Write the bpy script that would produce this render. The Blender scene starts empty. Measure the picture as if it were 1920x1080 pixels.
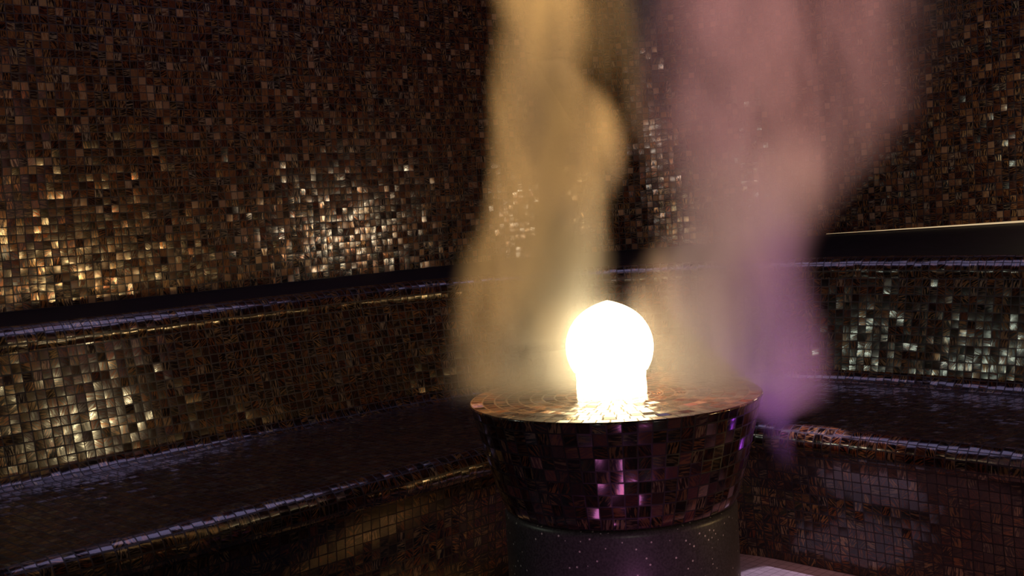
import bpy, bmesh, math, random
from mathutils import Vector, Matrix
random.seed(7)
sc = bpy.context.scene
C = sc.collection
PI = math.pi
EYE = 0.80                       # eye height over the floor
TILE = 0.02                      # mosaic pitch

# ------------------------------------------------------------------ camera
PITCH, ROLL, FPX = 0.074, -0.059, 2200.0
cam_d = bpy.data.cameras.new('camera')
cam_d.sensor_width = 36.0
cam_d.lens = FPX / 1920.0 * 36.0
cam_d.clip_start = 0.02
cam = bpy.data.objects.new('camera', cam_d)
C.objects.link(cam)
cp, sp, cr, sr = math.cos(PITCH), math.sin(PITCH), math.cos(ROLL), math.sin(ROLL)
fwd = Vector((0, cp, -sp)); up0 = Vector((0, sp, cp)); r0 = Vector((1, 0, 0))
rgt = r0 * cr + up0 * sr
upv = r0 * -sr + up0 * cr
cam.matrix_world = Matrix(((rgt.x, upv.x, -fwd.x, 0), (rgt.y, upv.y, -fwd.y, 0),
                           (rgt.z, upv.z, -fwd.z, EYE), (0, 0, 0, 1)))
sc.camera = cam

# ------------------------------------------------------------------ world, colour
sc.view_settings.view_transform = 'Standard'
sc.view_settings.look = 'None'
sc.view_settings.gamma = 1.0
sc.view_settings.exposure = 0.0
sc.view_settings.use_curve_mapping = False
w = bpy.data.worlds.new('world'); sc.world = w; w.use_nodes = True
w.node_tree.nodes['Background'].inputs[0].default_value = (0.30, 0.10, 0.35, 1)
w.node_tree.nodes['Background'].inputs[1].default_value = 0.02
sc.cycles.volume_step_rate = 1.0
sc.cycles.volume_max_steps = 128
sc.cycles.max_bounces = 5
sc.cycles.sample_clamp_indirect = 6.0

# ------------------------------------------------------------------ lamps, mostly added ones out of frame
def lamp(name, typ, loc, target, power, col, size=0.04, spot=40, blend=0.6, sy=None):
    d = bpy.data.lights.new(name, typ)
    d.energy = power; d.color = col
    if typ == 'SPOT':
        d.spot_size = math.radians(spot); d.spot_blend = blend; d.shadow_soft_size = size
    elif typ == 'POINT':
        d.shadow_soft_size = size
    else:
        d.shape = 'RECTANGLE'; d.size = size; d.size_y = sy or size
    o = bpy.data.objects.new(name, d); C.objects.link(o)
    o.location = loc
    v = Vector(target) - Vector(loc)
    o.rotation_euler = v.to_track_quat('-Z', 'Y').to_euler()
    return o

WARM = (1.0, 0.70, 0.30)
# added overhead spots, unseen, that light the steam warm and rose
lamp('steam_spot_warm', 'SPOT', (0.06, 1.50, 2.25), (0.07, 1.9, 0.80), 430, (1.0, 0.52, 0.14), 0.02, 15, 0.5)
lamp('steam_spot_rose', 'SPOT', (0.50, 1.50, 2.25), (0.44, 1.9, 0.80), 255, (1.0, 0.39, 0.35), 0.02, 22, 0.6)
# purple lamps added low beside and before the fountain, for its violet glints
lamp('purple_kicker', 'SPOT', (0.84, 1.93, 0.05), (0.42, 1.90, 0.52), 13, (0.50, 0.08, 1.0), 0.03, 34, 0.9)
lamp('purple_kicker_front', 'SPOT', (0.20, 1.36, 0.03), (0.16, 1.75, 0.20), 1.8, (0.80, 0.22, 0.62), 0.07, 80, 0.9)
# lamp on the right hand ledge, out of frame, that grazes the wall foot
lamp('ledge_lamp', 'POINT', (1.62, 3.02, 0.70), (0, 0, 0), 4.0, (1.0, 0.80, 0.52), 0.03)
lamp('wall_glint_lamp', 'POINT', (1.79, 1.63, 0.48), (0, 0, 0), 11.0, (1.0, 0.64, 0.26), 0.03)  # added lamp, out of view, for the gold glints on the left wall
# lamp added above the left ledge to put glints on the right backrest
lamp('left_glint_lamp', 'POINT', (-1.15, 1.9, 0.95), (0, 0, 0), 2.4, (0.85, 0.95, 0.75), 0.03)
# unseen spot added on the right for the hot spot on the left backrest
lamp('backrest_glint_spot', 'SPOT', (1.45, 1.30, 1.06), (-0.95, 2.43, 0.44), 44, (1.0, 0.80, 0.42), 0.03, 9, 0.6)
# lamp added behind the camera for the whitish streak on the rear wall
lamp('rear_glint_lamp', 'POINT', (0.35, -0.9, 1.05), (0, 0, 0), 46, (1.0, 0.93, 0.80), 0.05)
# bluish area light added over the corner for the sheen on bench edges
lamp('overhead_blue_fill', 'AREA', (0.0, 2.75, 2.27), (0.0, 2.75, 0), 4.6, (0.62, 0.53, 1.0), 1.2, sy=0.9)
# added spot that brightens the floor strip beside the drum
lamp('floor_spot', 'SPOT', (0.655, 2.42, 1.7), (0.525, 2.30, 0.0), 150, (1.0, 0.72, 1.0), 0.005, 9, 0.2)

# ------------------------------------------------------------------ helpers
def link(name, bm, mats, parent=None, smooth=True):
    me = bpy.data.meshes.new(name)
    bm.to_mesh(me); bm.free()
    if smooth:
        me.polygons.foreach_set('use_smooth', [True] * len(me.polygons))
    for m in (mats if isinstance(mats, (list, tuple)) else [mats]):
        me.materials.append(m)
    o = bpy.data.objects.new(name, me); C.objects.link(o)
    if parent is not None:
        o.parent = parent
    return o

def thing(name, label, cat, loc=(0, 0, 0)):
    o = bpy.data.objects.new(name, None); C.objects.link(o)
    o.location = loc; o.empty_display_size = 0.05
    o['label'] = label; o['category'] = cat
    return o

class NT:
    def __init__(s, name):
        s.m = bpy.data.materials.new(name); s.m.use_nodes = True
        s.t = s.m.node_tree; s.t.nodes.clear(); s.k = 0
    def n(s, typ, **kw):
        nd = s.t.nodes.new(typ); nd.location = (s.k * 40, 0); s.k += 1
        for a, v in kw.items():
            setattr(nd, a, v)
        return nd
    def l(s, a, b):
        s.t.links.new(a, b)
    def put(s, sock, v):
        if isinstance(v, bpy.types.NodeSocket): s.l(v, sock)
        else: sock.default_value = v
    def math(s, op, a, b=0.0, c=None, clamp=False):
        nd = s.n('ShaderNodeMath', operation=op, use_clamp=clamp)
        s.put(nd.inputs[0], a); s.put(nd.inputs[1], b)
        if c is not None: s.put(nd.inputs[2], c)
        return nd.outputs[0]
    def vmath(s, op, a, b=(0, 0, 0)):
        nd = s.n('ShaderNodeVectorMath', operation=op)
        s.put(nd.inputs[0], a); s.put(nd.inputs[1], b)
        return nd.outputs[0]
    def mix(s, f, a, b):
        nd = s.n('ShaderNodeMix', data_type='RGBA')
        s.put(nd.inputs[0], f); s.put(nd.inputs[6], a); s.put(nd.inputs[7], b)
        return nd.outputs[2]
    def ramp(s, f, stops, interp='LINEAR'):
        nd = s.n('ShaderNodeValToRGB'); nd.color_ramp.interpolation = interp
        el = nd.color_ramp.elements
        while len(el) < len(stops): el.new(0.5)
        for e, (p, c) in zip(el, stops):
            e.position = p; e.color = c
        s.put(nd.inputs[0], f)
        return nd.outputs[0]
    def mapr(s, v, a, b, c, d):
        nd = s.n('ShaderNodeMapRange'); nd.clamp = True
        s.put(nd.inputs[0], v)
        for i, x in enumerate((a, b, c, d)): nd.inputs[1 + i].default_value = x
        return nd.outputs[0]

def mosaic(name, grout=(0.02, 0.012, 0.014, 1), tilt=0.16, free_streaks=0.4, gold=1.0,
           rough=0.22, stops=None, jitter=0.05, groutw=0.44, sheet=0, pillow=0.02):
    """glass mosaic with copper flecks; UV is in tiles"""
    N = NT(name)
    uv = N.n('ShaderNodeUVMap').outputs[0]
    if sheet:
        # hand-laid look: rows wander a little
        wn = N.n('ShaderNodeTexNoise'); wn.inputs['Scale'].default_value = 0.22
        N.l(uv, wn.inputs['Vector'])
        off = N.vmath('SUBTRACT', wn.outputs['Color'], (0.5, 0.5, 0.5))
        sc_ = N.n('ShaderNodeVectorMath', operation='SCALE'); N.l(off, sc_.inputs[0]); sc_.inputs['Scale'].default_value = sheet
        uvw = N.vmath('ADD', uv, sc_.outputs[0])
    else:
        uvw = uv
    cell = N.vmath('FLOOR', uvw)
    fr = N.vmath('FRACTION', uvw)
    wn = N.n('ShaderNodeTexWhiteNoise', noise_dimensions='2D'); N.l(cell, wn.inputs['Vector'])
    wn2 = N.n('ShaderNodeTexWhiteNoise', noise_dimensions='2D')
    N.l(N.vmath('ADD', cell, (57.3, 19.1, 0)), wn2.inputs['Vector'])
    r1 = N.n('ShaderNodeSeparateColor'); N.l(wn.outputs['Color'], r1.inputs[0])
    r2 = N.n('ShaderNodeSeparateColor'); N.l(wn2.outputs['Color'], r2.inputs[0])
    # local coordinates, slightly rotated and shifted per tile
    loc = N.vmath('SUBTRACT', fr, (0.5, 0.5, 0))
    jit = N.vmath('MULTIPLY', N.vmath('SUBTRACT', wn2.outputs['Color'], (0.5, 0.5, 0.5)), (jitter, jitter, 0))
    loc = N.vmath('ADD', loc, jit)
    rot = N.n('ShaderNodeVectorRotate', rotation_type='Z_AXIS')
    N.l(loc, rot.inputs['Vector']); N.l(N.math('MULTIPLY', N.math('SUBTRACT', r1.outputs[0], 0.5), jitter * 2.5), rot.inputs['Angle'])
    sp_ = N.n('ShaderNodeSeparateXYZ'); N.l(rot.outputs[0], sp_.inputs[0])
    ax = N.math('ABSOLUTE', sp_.outputs[0]); ay = N.math('ABSOLUTE', sp_.outputs[1])
    edge = N.math('MAXIMUM', ax, ay)
    gm = N.mapr(edge, groutw - 0.015, groutw + 0.015, 0, 1)           # 1 in the joint
    # streaks inside a tile
    quad = N.math('MULTIPLY', N.math('GREATER_THAN', r1.outputs[1], 0.5), PI / 2)
    fre = N.math('MULTIPLY', N.math('MULTIPLY', r2.outputs[0], 6.28), 1.0)
    isf = N.math('LESS_THAN', r2.outputs[1], free_streaks)
    ang = N.math('ADD', N.math('MULTIPLY', quad, N.math('SUBTRACT', 1.0, isf)), N.math('MULTIPLY', fre, isf))
    ang = N.math('ADD', ang, N.math('MULTIPLY', N.math('SUBTRACT', r2.outputs[2], 0.5), 0.5))
    rs = N.n('ShaderNodeVectorRotate', rotation_type='Z_AXIS')
    N.l(loc, rs.inputs['Vector']); N.l(ang, rs.inputs['Angle'])
    st = N.vmath('MULTIPLY', rs.outputs[0], (1.1, 7.0, 1.0))
    st = N.vmath('ADD', st, N.vmath('MULTIPLY', wn2.outputs['Color'], (91.0, 53.0, 37.0)))
    ns = N.n('ShaderNodeTexNoise'); ns.inputs['Scale'].default_value = 1.0; ns.inputs['Detail'].default_value = 2.0
    N.l(st, ns.inputs['Vector'])
    streak = N.mapr(ns.outputs['Fac'], 0.47, 0.60, 0, 1)
    # tile body colour
    stops = stops or [(0.0, (0.004, 0.001, 0.002, 1)), (0.35, (0.008, 0.002, 0.004, 1)), (0.62, (0.022, 0.006, 0.006, 1)),
                      (0.80, (0.055, 0.018, 0.010, 1)), (0.92, (0.13, 0.055, 0.026, 1)), (1.0, (0.34, 0.20, 0.11, 1))]
    body = N.ramp(r1.outputs[2], stops)
    goldc = N.ramp(r2.outputs[1], [(0, (0.32, 0.08, 0.03, 1)), (0.45, (0.62, 0.25, 0.08, 1)), (0.8, (0.75, 0.42, 0.16, 1)), (1, (0.85, 0.64, 0.42, 1))])
    # gold amount per tile
    amt = N.mapr(r1.outputs[1], 0.0, 1.0, 0.15, 1.0)
    gfac = N.math('MULTIPLY', N.math('MULTIPLY', streak, amt), gold)
    col = N.mix(gfac, body, goldc)
    gc = N.mix(gm, col, grout)
    # tilt of each tile
    def tl(rr, loc_ax):
        h = N.math('MULTIPLY', N.math('SUBTRACT', rr, 0.5), 2.0)
        h3 = N.math('MULTIPLY', N.math('MULTIPLY', h, h), h)
        a = N.math('ADD', N.math('MULTIPLY', h3, tilt), N.math('MULTIPLY', h, tilt * 0.15))
        # slight pillow shape of the tile
        b = N.math('MULTIPLY', loc_ax, pillow)
        c = N.math('MULTIPLY', N.math('SUBTRACT', ns.outputs['Fac'], 0.5), 0.035)
        return N.math('ADD', 0.5, N.math('ADD', N.math('ADD', a, b), c))
    cx = N.n('ShaderNodeCombineXYZ')
    N.l(tl(r1.outputs[0], sp_.outputs[0]), cx.inputs[0]); N.l(tl(r2.outputs[2], sp_.outputs[1]), cx.inputs[1])
    cx.inputs[2].default_value = 1.0
    nm = N.n('ShaderNodeNormalMap'); N.l(cx.outputs[0], nm.inputs['Color']); nm.inputs['Strength'].default_value = 1.0
    bs = N.n('ShaderNodeBsdfPrincipled')
    N.l(gc, bs.inputs['Base Color'])
    ng = N.math('SUBTRACT', 1.0, gm)
    N.l(N.math('MULTIPLY', N.math('MULTIPLY', gfac, 0.9), ng), bs.inputs['Metallic'])
    N.l(N.math('ADD', N.math('MULTIPLY', gm, 0.3), rough + 0.03), bs.inputs['Roughness'])
    bs.inputs['Specular IOR Level'].default_value = 0.5
    N.l(N.math('MULTIPLY', ng, 0.8), bs.inputs['Coat Weight'])
    bs.inputs['Coat Roughness'].default_value = rough * 0.7
    N.l(nm.outputs[0], bs.inputs['Normal']); N.l(nm.outputs[0], bs.inputs['Coat Normal'])
    out = N.n('ShaderNodeOutputMaterial'); N.l(bs.outputs[0], out.inputs['Surface'])
    return N.m

M_wall = mosaic('gold_brown_glass_mosaic', free_streaks=0.3, gold=0.8, tilt=0.034, sheet=0.35, rough=0.16)
M_bench = mosaic('dark_glass_mosaic', free_streaks=0.85, tilt=0.034, gold=0.45, grout=(0.020, 0.014, 0.018, 1), rough=0.16,
                 stops=[(0, (0.002, 0.001, 0.002, 1)), (0.5, (0.004, 0.0015, 0.003, 1)), (0.85, (0.014, 0.005, 0.005, 1)), (1, (0.05, 0.02, 0.012, 1))])
M_fount = mosaic('fountain_glass_mosaic', free_streaks=0.7, tilt=0.14, gold=0.3, grout=(0.02, 0.014, 0.018, 1), rough=0.16,
                 stops=[(0, (0.003, 0.001, 0.004, 1)), (0.5, (0.010, 0.003, 0.008, 1)), (0.85, (0.03, 0.011, 0.016, 1)), (1, (0.10, 0.04, 0.045, 1))])
M_dish = mosaic('dish_glass_mosaic', free_streaks=0.5, tilt=0.20, gold=1.0, grout=(0.10, 0.07, 0.05, 1), rough=0.22)

def plain(name, col, rough=0.5, metal=0.0, noise=None, bump=0.0, nscale=60, spec=0.5):
    N = NT(name)
    bs = N.n('ShaderNodeBsdfPrincipled')
    bs.inputs['Base Color'].default_value = col
    bs.inputs['Roughness'].default_value = rough
    bs.inputs['Metallic'].default_value = metal
    bs.inputs['Specular IOR Level'].default_value = spec
    if noise:
        tc = N.n('ShaderNodeTexCoord')
        nz = N.n('ShaderNodeTexNoise'); nz.inputs['Scale'].default_value = nscale; nz.inputs['Detail'].default_value = 4
        N.l(tc.outputs['Object'], nz.inputs['Vector'])
        N.l(N.mix(N.mapr(nz.outputs['Fac'], 0.35, 0.7, 0, 1), col, noise), bs.inputs['Base Color'])
        if bump:
            bp = N.n('ShaderNodeBump'); bp.inputs['Strength'].default_value = bump; bp.inputs['Distance'].default_value = 0.002
            N.l(nz.outputs['Fac'], bp.inputs['Height']); N.l(bp.outputs[0], bs.inputs['Normal'])
    out = N.n('ShaderNodeOutputMaterial'); N.l(bs.outputs[0], out.inputs['Surface'])
    return N.m

def granite():
    N = NT('black_granite')
    tc = N.n('ShaderNodeTexCoord')
    vo = N.n('ShaderNodeTexVoronoi'); vo.inputs['Scale'].default_value = 190
    N.l(tc.outputs['Object'], vo.inputs['Vector'])
    wn = N.n('ShaderNodeTexWhiteNoise'); N.l(vo.outputs['Color'], wn.inputs['Vector'])
    fleck = N.math('MULTIPLY', N.math('LESS_THAN', vo.outputs['Distance'], 0.30), N.math('GREATER_THAN', wn.outputs['Value'], 0.93))
    nz = N.n('ShaderNodeTexNoise'); nz.inputs['Scale'].default_value = 300; N.l(tc.outputs['Object'], nz.inputs['Vector'])
    base = N.mix(N.mapr(nz.outputs['Fac'], 0.35, 0.7, 0, 1), (0.045, 0.04, 0.048, 1), (0.10, 0.09, 0.105, 1))
    col = N.mix(fleck, base, (0.75, 0.70, 0.65, 1))
    bs = N.n('ShaderNodeBsdfPrincipled'); N.l(col, bs.inputs['Base Color']); bs.inputs['Roughness'].default_value = 0.38
    out = N.n('ShaderNodeOutputMaterial'); N.l(bs.outputs[0], out.inputs['Surface'])
    return N.m
M_granite = granite()

def floor_mat():
    N = NT('pale_floor_mosaic')
    uv = N.n('ShaderNodeUVMap').outputs[0]
    fr = N.vmath('SUBTRACT', N.vmath('FRACTION', uv), (0.5, 0.5, 0))
    s = N.n('ShaderNodeSeparateXYZ'); N.l(fr, s.inputs[0])
    e = N.math('MAXIMUM', N.math('ABSOLUTE', s.outputs[0]), N.math('ABSOLUTE', s.outputs[1]))
    gm = N.mapr(e, 0.43, 0.47, 0, 1)
    wn = N.n('ShaderNodeTexWhiteNoise', noise_dimensions='2D'); N.l(N.vmath('FLOOR', uv), wn.inputs['Vector'])
    col = N.mix(wn.outputs['Value'], (0.15, 0.14, 0.148, 1), (0.19, 0.175, 0.185, 1))
    bs = N.n('ShaderNodeBsdfPrincipled'); N.l(N.mix(gm, col, (0.10, 0.09, 0.095, 1)), bs.inputs['Base Color'])
    bs.inputs['Roughness'].default_value = 0.45
    bp = N.n('ShaderNodeBump'); bp.inputs['Strength'].default_value = 0.5; bp.inputs['Distance'].default_value = 0.001; bp.invert = True
    N.l(gm, bp.inputs['Height']); N.l(bp.outputs[0], bs.inputs['Normal'])
    out = N.n('ShaderNodeOutputMaterial'); N.l(bs.outputs[0], out.inputs['Surface'])
    return N.m

# ------------------------------------------------------------------ plan of the room
TL, TR = 0.809, 0.767
DL = Vector((math.sin(TL), math.cos(TL)))     # along the left bench, away from the camera
DR = Vector((math.sin(TR), -math.cos(TR)))    # along the right bench, away from the corner
NLv = Vector((-math.cos(TL), math.sin(TL)))   # outward normals
NRv = Vector((math.cos(TR), math.sin(TR)))

def corner_center(a, b, r):
    p, q = a - r, b - r
    det = NLv.x * NRv.y - NLv.y * NRv.x
    return Vector(((p * NRv.y - NLv.y * q) / det, (NLv.x * q - p * NRv.x) / det))

CB = corner_center(1.752, 2.062, 0.35)        # centre shared by all bench curves
CW = corner_center(2.816, 3.35, 0.80)         # centre of the wall corner
ARC = NLv.angle(NRv)

def rail(center, r, nl=90, na=40, nr=80, LEFT=2.44, RIGHT=2.26):
    """list of (x, y, s) along left straight, corner arc, right straight"""
    pts = []
    s0 = -LEFT
    for i in range(nl):
        t = LEFT * (1 - i / nl)
        p = center + NLv * r - DL * t
        pts.append((p.x, p.y, -t))
    a0 = math.atan2(NLv.y, NLv.x)
    for i in range(na + 1):
        a = a0 - ARC * i / na
        pts.append((center.x + r * math.cos(a), center.y + r * math.sin(a), r * ARC * i / na))
    for i in range(1, nr + 1):
        t = RIGHT * i / nr
        p = center + NRv * r + DR * t
        pts.append((p.x, p.y, r * ARC + t))
    return pts

def sweep(name, prof, mat, parent=None, v0=0.0):
    """prof: (radius from CB, z); one mosaic sheet swept round the room"""
    bm = bmesh.new(); uvl = bm.loops.layers.uv.new('UVMap')
    rows, vs, v = [], [], v0
    rm = sum(p[0] for p in prof) / len(prof)
    base = rail(CB, rm)
    for k, (r, z) in enumerate(prof):
        if k: v += math.hypot(r - prof[k - 1][0], z - prof[k - 1][1])
        vs.append(v / TILE)
        rows.append([bm.verts.new((x, y, z)) for x, y, s in rail(CB, r)])
    for k in range(len(prof) - 1):
        for i in range(len(base) - 1):
            f = bm.faces.new((rows[k][i], rows[k][i + 1], rows[k + 1][i + 1], rows[k + 1][i]))
            us = [base[i][2], base[i + 1][2], base[i + 1][2], base[i][2]]
            vv = [vs[k], vs[k], vs[k + 1], vs[k + 1]]
            for lp, u_, v_ in zip(f.loops, us, vv):
                lp[uvl].uv = (u_ / TILE, v_)
    return link(name, bm, mat, parent), v

def arc(cx, cz, r, a0, a1, n=6):
    return [(cx + r * math.cos(math.radians(a0 + (a1 - a0) * i / n)), cz + r * math.sin(math.radians(a0 + (a1 - a0) * i / n))) for i in range(n + 1)]

SEAT_Z, LEDGE_Z = 0.30, 0.605
bench = thing('mosaic_bench', 'built-in corner bench clad in dark glass mosaic running behind the steam fountain', 'bench', (CB.x, CB.y + 0.6, 0.0))
def reparent(o):
    o.parent = bench; o.location = -bench.location
R0 = 0.35
p_riser = [(R0 + 0.035, 0.0), (R0 + 0.02, SEAT_Z * 0.5), (R0 + 0.012, SEAT_Z - 0.055)]
p_nose = arc(R0 + 0.040, SEAT_Z - 0.038, 0.038, 205, 80, 10)
p_seat = [p_nose[-1], (R0 + 0.25, SEAT_Z - 0.004), (R0 + 0.575, SEAT_Z - 0.006)]
p_riser.append(p_nose[0])
cove = [(R0 + 0.575, SEAT_Z - 0.006), (R0 + 0.588, SEAT_Z - 0.002), (R0 + 0.597, SEAT_Z + 0.009), (R0 + 0.602, SEAT_Z + 0.022)]
l_nose = arc(R0 + 0.694, LEDGE_Z - 0.040, 0.040, 195, 80, 10)
p_back = [cove[-1], (R0 + 0.620, SEAT_Z + 0.10), (R0 + 0.640, SEAT_Z + 0.19), l_nose[0]]
v = 0
for nm_, pr in (('riser', p_riser), ('seat_edge', p_nose), ('seat', p_seat), ('seat_cove', cove), ('backrest', p_back), ('ledge_edge', l_nose)):
    o, v = sweep(nm_, pr, M_bench, None, v)
    reparent(o)

# ledge top: from the ledge edge back to the foot of the wall
wall_rail = rail(CW, 0.80, LEFT=3.3, RIGHT=2.9)
S_mid = 0.80 * ARC * 0.5
def wall_z(s):
    t = max(0.0, min(1.0, (s - S_mid) / 1.75))
    return LEDGE_Z + 0.004 + 0.062 * t
edge_rail = rail(CB, l_nose[-1][0])
bm = bmesh.new(); uvl = bm.loops.layers.uv.new('UVMap')
rows = []
for k in range(6):
    t = k / 5
    row = []
    for (x0, y0, s0), (x1, y1, s1) in zip(edge_rail, wall_rail):
        za, zb = l_nose[-1][1], wall_z(s1)
        row.append((bm.verts.new((x0 + (x1 - x0) * t, y0 + (y1 - y0) * t, za + (zb - za) * t)), s0 + (s1 - s0) * t))
    rows.append(row)
for k in range(5):
    for i in range(len(edge_rail) - 1):
        q = (rows[k][i], rows[k][i + 1], rows[k + 1][i + 1], rows[k + 1][i])
        f = bm.faces.new([a[0] for a in q])
        for lp, a, vv in zip(f.loops, q, (k, k, k + 1, k + 1)):
            lp[uvl].uv = (a[1] / TILE, vv * 4.6)
M_ledge = plain('dark_honed_stone', (0.006, 0.004, 0.007, 1), 0.62, 0, (0.014, 0.009, 0.014, 1), 0.1, 30, spec=0.15)
o = link('ledge', bm, M_ledge); reparent(o)

# rear wall with its rounded corner
CEIL = 2.30
bm = bmesh.new(); uvl = bm.loops.layers.uv.new('UVMap')
bot = [bm.verts.new((x, y, wall_z(s))) for x, y, s in wall_rail]
top = [bm.verts.new((x, y, CEIL)) for x, y, s in wall_rail]
foot = [bm.verts.new((x, y, 0.0)) for x, y, s in wall_rail]
for i in range(len(bot) - 1):
    for a, b, za, zb in ((bot, top, None, CEIL), (foot, bot, 0, None)):
        f = bm.faces.new((a[i], a[i + 1], b[i + 1], b[i]))
        for lp, vt, s in zip(f.loops, (a[i], a[i + 1], b[i + 1], b[i]), (wall_rail[i][2], wall_rail[i + 1][2], wall_rail[i + 1][2], wall_rail[i][2])):
            lp[uvl].uv = (s / TILE, (vt.co.z - wall_z(s)) / TILE)
o = link('wall_back', bm, M_wall); o['kind'] = 'structure'

# the rest of the room, behind the camera
Lend = Vector(wall_rail[0][:2]); Rend = Vector(wall_rail[-1][:2])
far = Lend + DR * 0.0
K = Rend - DL * 4.4                      # opposite corner
Lfar = Lend + DR * 0.0
def flat(name, pts, mat, uax=None, kind=True):
    bm = bmesh.new(); uvl = bm.loops.layers.uv.new('UVMap')
    vs = [bm.verts.new(p) for p in pts]
    f = bm.faces.new(vs)
    o3 = Vector(pts[0]); ux = (Vector(pts[1]) - o3).normalized()
    vy = f_normal = None
    n = (Vector(pts[1]) - o3).cross(Vector(pts[2]) - o3).normalized(); vy = n.cross(ux)
    for lp in f.loops:
        d = lp.vert.co - o3
        lp[uvl].uv = (d.dot(ux) / TILE, d.dot(vy) / TILE)
    o = link(name, bm, mat, smooth=False); o['kind'] = 'structure'
    return o
# corner opposite: intersection of the line from Lend along DR and from Rend along -DL
M2 = Matrix(((DR.x, DL.x), (DR.y, DL.y)))
sol = M2.inverted() @ (Rend - Lend)
OPP = Lend + DR * sol[0]
flat('wall_left', [(Lend.x, Lend.y, 0), (OPP.x, OPP.y, 0), (OPP.x, OPP.y, CEIL), (Lend.x, Lend.y, CEIL)], M_wall)
flat('wall_right', [(OPP.x, OPP.y, 0), (Rend.x, Rend.y, 0), (Rend.x, Rend.y, CEIL), (OPP.x, OPP.y, CEIL)], M_wall)
WC = corner_center(2.816, 3.35, 0.0)
cornerpt = WC
fl = [(Lend.x, Lend.y, 0), (OPP.x, OPP.y, 0), (Rend.x, Rend.y, 0), (cornerpt.x, cornerpt.y, 0)]
flat('floor', fl, floor_mat())
flat('ceiling', [(p[0], p[1], CEIL) for p in fl], plain('dark_plaster', (0.02, 0.012, 0.02, 1), 0.7, 0, (0.03, 0.02, 0.03, 1), 0.1, 20))

# ------------------------------------------------------------------ the fountain
PX, PY, DISC_Z = 0.157, 1.90, 0.475
fount = thing('steam_fountain', 'round pedestal with a flared mosaic basin on a black stone drum in the centre', 'fountain', (PX, PY, 0))

def lathe(name, prof, mat, parent, ntile=None, v0=0, segs=96, loc=(0, 0, 0)):
    bm = bmesh.new(); uvl = bm.loops.layers.uv.new('UVMap')
    nt = ntile or 60
    rings, vs, v = [], [], v0
    for k, (r, z) in enumerate(prof):
        if k: v += math.hypot(r - prof[k - 1][0], z - prof[k - 1][1])
        vs.append(v / TILE)
        rings.append([bm.verts.new((max(r, 1e-5) * math.cos(2 * PI * i / segs), max(r, 1e-5) * math.sin(2 * PI * i / segs), z)) for i in range(segs)])
    for k in range(len(prof) - 1):
        for i in range(segs):
            j = (i + 1) % segs
            f = bm.faces.new((rings[k][i], rings[k][j], rings[k + 1][j], rings[k + 1][i]))
            for lp, u_, v_ in zip(f.loops, (i, i + 1, i + 1, i), (vs[k], vs[k], vs[k + 1], vs[k + 1])):
                lp[uvl].uv = (u_ / segs * nt, v_)
    o = link(name, bm, mat, parent)
    o.location = loc
    return o, v

drum_top = DISC_Z - 0.175
lathe('drum', [(0.186, 0.0), (0.190, 0.006), (0.190, drum_top - 0.010), (0.1885, drum_top - 0.003), (0.183, drum_top), (0.0, drum_top)], M_granite, fount)
bz = [(0.150, drum_top + 0.001), (0.184, drum_top + 0.001), (0.1895, drum_top + 0.004)]
for i in range(1, 12):
    t = i / 11
    bz.append((0.1895 + 0.0455 * (t ** 0.85), drum_top + 0.004 + (0.175 - 0.012) * t))
bz += [(0.2375, DISC_Z - 0.004), (0.2380, DISC_Z - 0.0015), (0.2360, DISC_Z)]
lathe('basin', bz, M_fount, fount, ntile=66)

# dish: concentric rings of tiles, each ring with its own tile count
bm = bmesh.new(); uvl = bm.loops.layers.uv.new('UVMap')
nr = 12; rr0, rr1 = 0.0, 0.236
for k in range(nr):
    ra, rb = rr0 + (rr1 - rr0) * k / nr, rr0 + (rr1 - rr0) * (k + 1) / nr
    nt = max(4, round(2 * PI * (ra + rb) / 2 / TILE)); segs = 96
    za, zb = DISC_Z - 0.000, DISC_Z - 0.000
    ph = random.random()
    for i in range(segs):
        a, b = 2 * PI * i / segs, 2 * PI * (i + 1) / segs
        vv = [bm.verts.new((r * math.cos(x), r * math.sin(x), DISC_Z)) for r, x in ((ra, a), (rb, a), (rb, b), (ra, b))] if ra > 0 else \
             [bm.verts.new((r * math.cos(x), r * math.sin(x), DISC_Z)) for r, x in ((0, a), (rb, a), (rb, b))]
        f = bm.faces.new(vv)
        uvs = ((i, k), (i, k + 1), (i + 1, k + 1), (i + 1, k)) if ra > 0 else ((i, k), (i, k + 1), (i + 1, k + 1))
        for lp, (u_, v_) in zip(f.loops, uvs):
            lp[uvl].uv = (u_ / segs * nt + ph, v_ + 0.0)
bmesh.ops.remove_doubles(bm, verts=bm.verts, dist=1e-5)
link('dish', bm, M_dish, fount)

# glowing ball; emissive ring beneath imitates its bloom and reflection on the dish
def glow(name, col, strength):
    N = NT(name)
    tc = N.n('ShaderNodeTexCoord')
    vo = N.n('ShaderNodeTexVoronoi'); vo.inputs['Scale'].default_value = 90
    N.l(tc.outputs['Object'], vo.inputs['Vector'])
    em = N.n('ShaderNodeEmission'); em.inputs[0].default_value = col
    N.l(N.mapr(vo.outputs['Distance'], 0.0, 0.9, strength * 1.15, strength * 0.6), em.inputs[1])
    bs = N.n('ShaderNodeBsdfPrincipled'); bs.inputs['Base Color'].default_value = (0.8, 0.8, 0.78, 1); bs.inputs['Roughness'].default_value = 0.15
    ad = N.n('ShaderNodeAddShader'); N.l(em.outputs[0], ad.inputs[0]); N.l(bs.outputs[0], ad.inputs[1])
    out = N.n('ShaderNodeOutputMaterial'); N.l(ad.outputs[0], out.inputs['Surface'])
    return N.m
M_ball = glow('glowing_crystal', (1.0, 0.78, 0.42, 1), 9.0)
ball = thing('crystal_ball', 'glowing white crystal ball with a small peak, standing on the mosaic dish', 'lamp', (PX - 0.004, PY, DISC_Z))
RB = 0.0715
cz = 0.079
prof = []
n = 28
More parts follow.
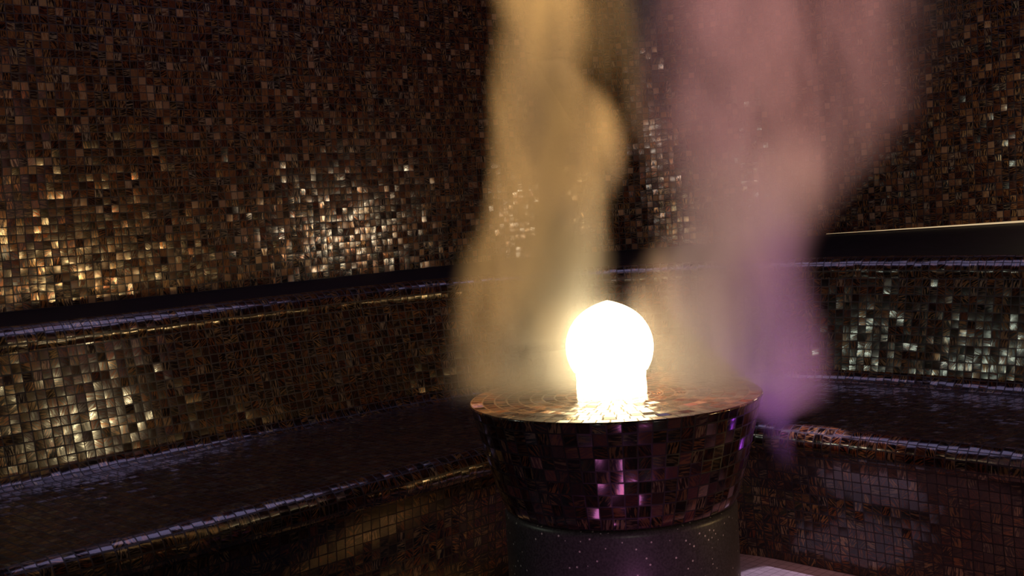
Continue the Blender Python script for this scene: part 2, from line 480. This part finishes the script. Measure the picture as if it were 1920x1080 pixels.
for i in range(n + 1):
    a = -PI / 2 + PI * i / n
    r = RB * math.cos(a); z = RB * math.sin(a)
    if a > 0.9:                       # the low peak on top
        t = (a - 0.9) / (PI / 2 - 0.9)
        z += 0.0045 * t ** 2.5
    prof.append((r, cz + z))
prof = [p for p in prof if p[1] > 0.036]
lathe('sphere', [(0.0, prof[0][1])] + prof, M_ball, ball, segs=64)
lathe('bloom_ring', [(0.057, 0.001), (0.0575, 0.012), (0.0565, 0.028), (0.0575, 0.036), (0.050, 0.0365), (0.0, 0.0365)], M_ball, ball, segs=64)

# light strip along the wall foot on the right
N = NT('warm_light_strip'); em = N.n('ShaderNodeEmission'); em.inputs[0].default_value = (1.0, 0.72, 0.40, 1); em.inputs[1].default_value = 0.65
out = N.n('ShaderNodeOutputMaterial'); N.l(em.outputs[0], out.inputs['Surface']); M_strip = N.m
bm = bmesh.new(); rings = []
sel = [(x, y, s_) for x, y, s_ in wall_rail if s_ > S_mid + 0.60 and s_ < S_mid + 2.6]
for i, (x, y, s_) in enumerate(sel):
    r = 0.0004 + 0.0066 * min(1, i / (len(sel) * 0.65)) ** 1.3
    c = Vector((x, y, wall_z(s_) + 0.004)) - Vector((NRv.x, NRv.y, 0)) * 0.008
    rings.append([bm.verts.new(c + Vector((NRv.x * math.cos(a), NRv.y * math.cos(a), math.sin(a))) * r) for a in [2 * PI * k / 10 for k in range(10)]])
for i in range(len(rings) - 1):
    for k in range(10):
        bm.faces.new((rings[i][k], rings[i][(k + 1) % 10], rings[i + 1][(k + 1) % 10], rings[i + 1][k]))
bm.faces.new(rings[0]); bm.faces.new(list(reversed(rings[-1])))
o = link('light_strip', bm, M_strip); o['label'] = 'thin warm glowing light strip along the foot of the wall, right of the steam'; o['category'] = 'light strip'

# ------------------------------------------------------------------ steam
def steam(name, label, spec, yc, dens, seed, noise_scale=9.0, lo=0.35, hi=0.65, warp=0.05, fade=None):
    """spec: (x, z, a, b) rows from bottom to top; a, b = half width and half depth where the steam ends"""
    z0, z1 = spec[0][1], spec[-1][1]
    bx = spec[0][0]
    N = NT(name + '_volume')
    tc = N.n('ShaderNodeTexCoord')
    P = tc.outputs['Object']
    nz = N.n('ShaderNodeTexNoise'); nz.inputs['Scale'].default_value = 4.5; nz.inputs['Detail'].default_value = 1.0
    N.l(N.vmath('ADD', N.vmath('MULTIPLY', P, (1, 1, 0.8)), (seed, seed * 1.7, 0)), nz.inputs['Vector'])
    wv = N.vmath('MULTIPLY', N.vmath('SUBTRACT', nz.outputs['Color'], (0.5, 0.5, 0.5)), (warp * 2, warp * 2, 0))
    s = N.n('ShaderNodeSeparateXYZ'); N.l(N.vmath('ADD', P, wv), s.inputs[0])
    zn = N.math('DIVIDE', s.outputs[2], z1 - z0, clamp=False)
    def fc(vals, lo_, hi_):
        nd = N.n('ShaderNodeFloatCurve'); c = nd.mapping.curves[0]
        pts = [((sp_[1] - z0) / (z1 - z0), (v_ - lo_) / (hi_ - lo_)) for sp_, v_ in zip(spec, vals)]
        c.points[0].location = pts[0]; c.points[1].location = pts[-1]
        for p in pts[1:-1]: c.points.new(*p)
        nd.mapping.update()
        N.l(zn, nd.inputs['Value'])
        return N.math('ADD', N.math('MULTIPLY', nd.outputs[0], hi_ - lo_), lo_)
    mm = fc([(q[4] if len(q) > 4 else 1.0) for q in spec], 0.0, 1.0)
    xc = fc([q[0] - bx for q in spec], -0.3, 0.3)
    aa = fc([q[2] for q in spec], 0.0, 0.5)
    bb = fc([q[3] for q in spec], 0.0, 0.5)
    dx = N.math('DIVIDE', N.math('SUBTRACT', s.outputs[0], xc), aa)
    dy = N.math('DIVIDE', s.outputs[1], bb)
    q = N.math('ADD', N.math('MULTIPLY', dx, dx), N.math('MULTIPLY', dy, dy))
    core = N.math('SUBTRACT', 1.0, q, clamp=True)
    core = N.math('MULTIPLY', N.math('MULTIPLY', core, core), mm)
    n2 = N.n('ShaderNodeTexNoise'); n2.inputs['Scale'].default_value = noise_scale; n2.inputs['Detail'].default_value = 2.0
    n2.inputs['Distortion'].default_value = 0.6
    N.l(N.vmath('ADD', N.vmath('MULTIPLY', P, (1, 1, 0.45)), (seed * 3, 2, seed)), n2.inputs['Vector'])
    wisps = N.mapr(n2.outputs['Fac'], lo, hi, 0.15, 1.0)
    d = N.math('MULTIPLY', N.math('MULTIPLY', core, wisps), dens)
    # fade in at both ends
    d = N.math('MULTIPLY', d, N.mapr(zn, 0.0, 0.03, 0.0, 1.0))
    if fade: d = N.math('MULTIPLY', d, N.mapr(zn, fade, 1.0, 1.0, 0.0))
    vs = N.n('ShaderNodeVolumeScatter'); vs.inputs['Color'].default_value = (0.95, 0.95, 0.95, 1)
    vs.inputs['Anisotropy'].default_value = 0.1
    N.l(d, vs.inputs['Density'])
    out = N.n('ShaderNodeOutputMaterial'); N.l(vs.outputs[0], out.inputs['Volume'])
    bm = bmesh.new(); rings = []
    seg = 24; m = 1.0 + warp * 1.2
    rowsn = 40
    for k in range(rowsn + 1):
        z = z0 + (z1 - z0) * k / rowsn
        for a_, b_ in zip(spec[:-1], spec[1:]):
            if a_[1] <= z + 1e-9 and z <= b_[1] + 1e-6:
                t = (z - a_[1]) / (b_[1] - a_[1]); break
        x = a_[0] + (b_[0] - a_[0]) * t; ra = a_[2] + (b_[2] - a_[2]) * t; rb = a_[3] + (b_[3] - a_[3]) * t
        rings.append([bm.verts.new((x - bx + (ra + warp * .6) * math.cos(2 * PI * i / seg), (rb + warp * .6) * math.sin(2 * PI * i / seg), z - z0)) for i in range(seg)])
    for k in range(rowsn):
        for i in range(seg):
            j = (i + 1) % seg
            bm.faces.new((rings[k][i], rings[k][j], rings[k + 1][j], rings[k + 1][i]))
    bm.faces.new(list(reversed(rings[0]))); bm.faces.new(rings[-1])
    o = link(name, bm, N.m); o.location = (bx, yc, z0)
    o['label'] = label; o['category'] = 'steam'; o['kind'] = 'stuff'
    return o

steam('steam_plume', 'golden column of steam rising from the left of the dish to the top', [
    (0.030, 0.476, 0.17, 0.24, 0.65), (0.028, 0.562, 0.165, 0.17, 0.75), (0.028, 0.641, 0.145, 0.13), (0.036, 0.709, 0.135, 0.12), (0.048, 0.778, 0.11, 0.12),
    (0.052, 0.864, 0.10, 0.12, 0.9), (0.058, 0.948, 0.10, 0.12, 0.85), (0.066, 1.033, 0.10, 0.12, 0.8), (0.070, 1.116, 0.10, 0.12, 0.8), (0.070, 1.25, 0.11, 0.12, 0.7), (0.075, 1.60, 0.13, 0.13, 0.1)],
    1.88, 20, 3.1, warp=0.03)
steam('steam_curl', 'curl of golden steam above the glowing ball, leaning right of the golden column', [
    (0.03, 0.56, 0.05, 0.06), (0.045, 0.62, 0.085, 0.09), (0.062, 0.70, 0.10, 0.11), (0.080, 0.774, 0.095, 0.11), (0.106, 0.841, 0.095, 0.11), (0.120, 0.90, 0.085, 0.10), (0.112, 0.96, 0.07, 0.08), (0.09, 1.02, 0.03, 0.04)],
    1.90, 26, 8.4, warp=0.02)
steam('steam_plume', 'broad rose and purple cloud of steam rising from the right rim of the dish', [
    (0.425, 0.33, 0.03, 0.04, 0.2), (0.415, 0.42, 0.05, 0.08, 0.5), (0.350, 0.482, 0.17, 0.20, 0.9), (0.345, 0.585, 0.17, 0.16), (0.358, 0.672, 0.165, 0.15), (0.395, 0.757, 0.17, 0.15, 0.85),
    (0.425, 0.842, 0.22, 0.16, 0.65), (0.432, 0.927, 0.30, 0.16, 0.5), (0.435, 1.012, 0.35, 0.16, 0.42), (0.425, 1.097, 0.37, 0.16, 0.38), (0.42, 1.25, 0.37, 0.16, 0.34), (0.42, 1.60, 0.38, 0.17, 0.05)],
    1.90, 17, 5.7, warp=0.04)
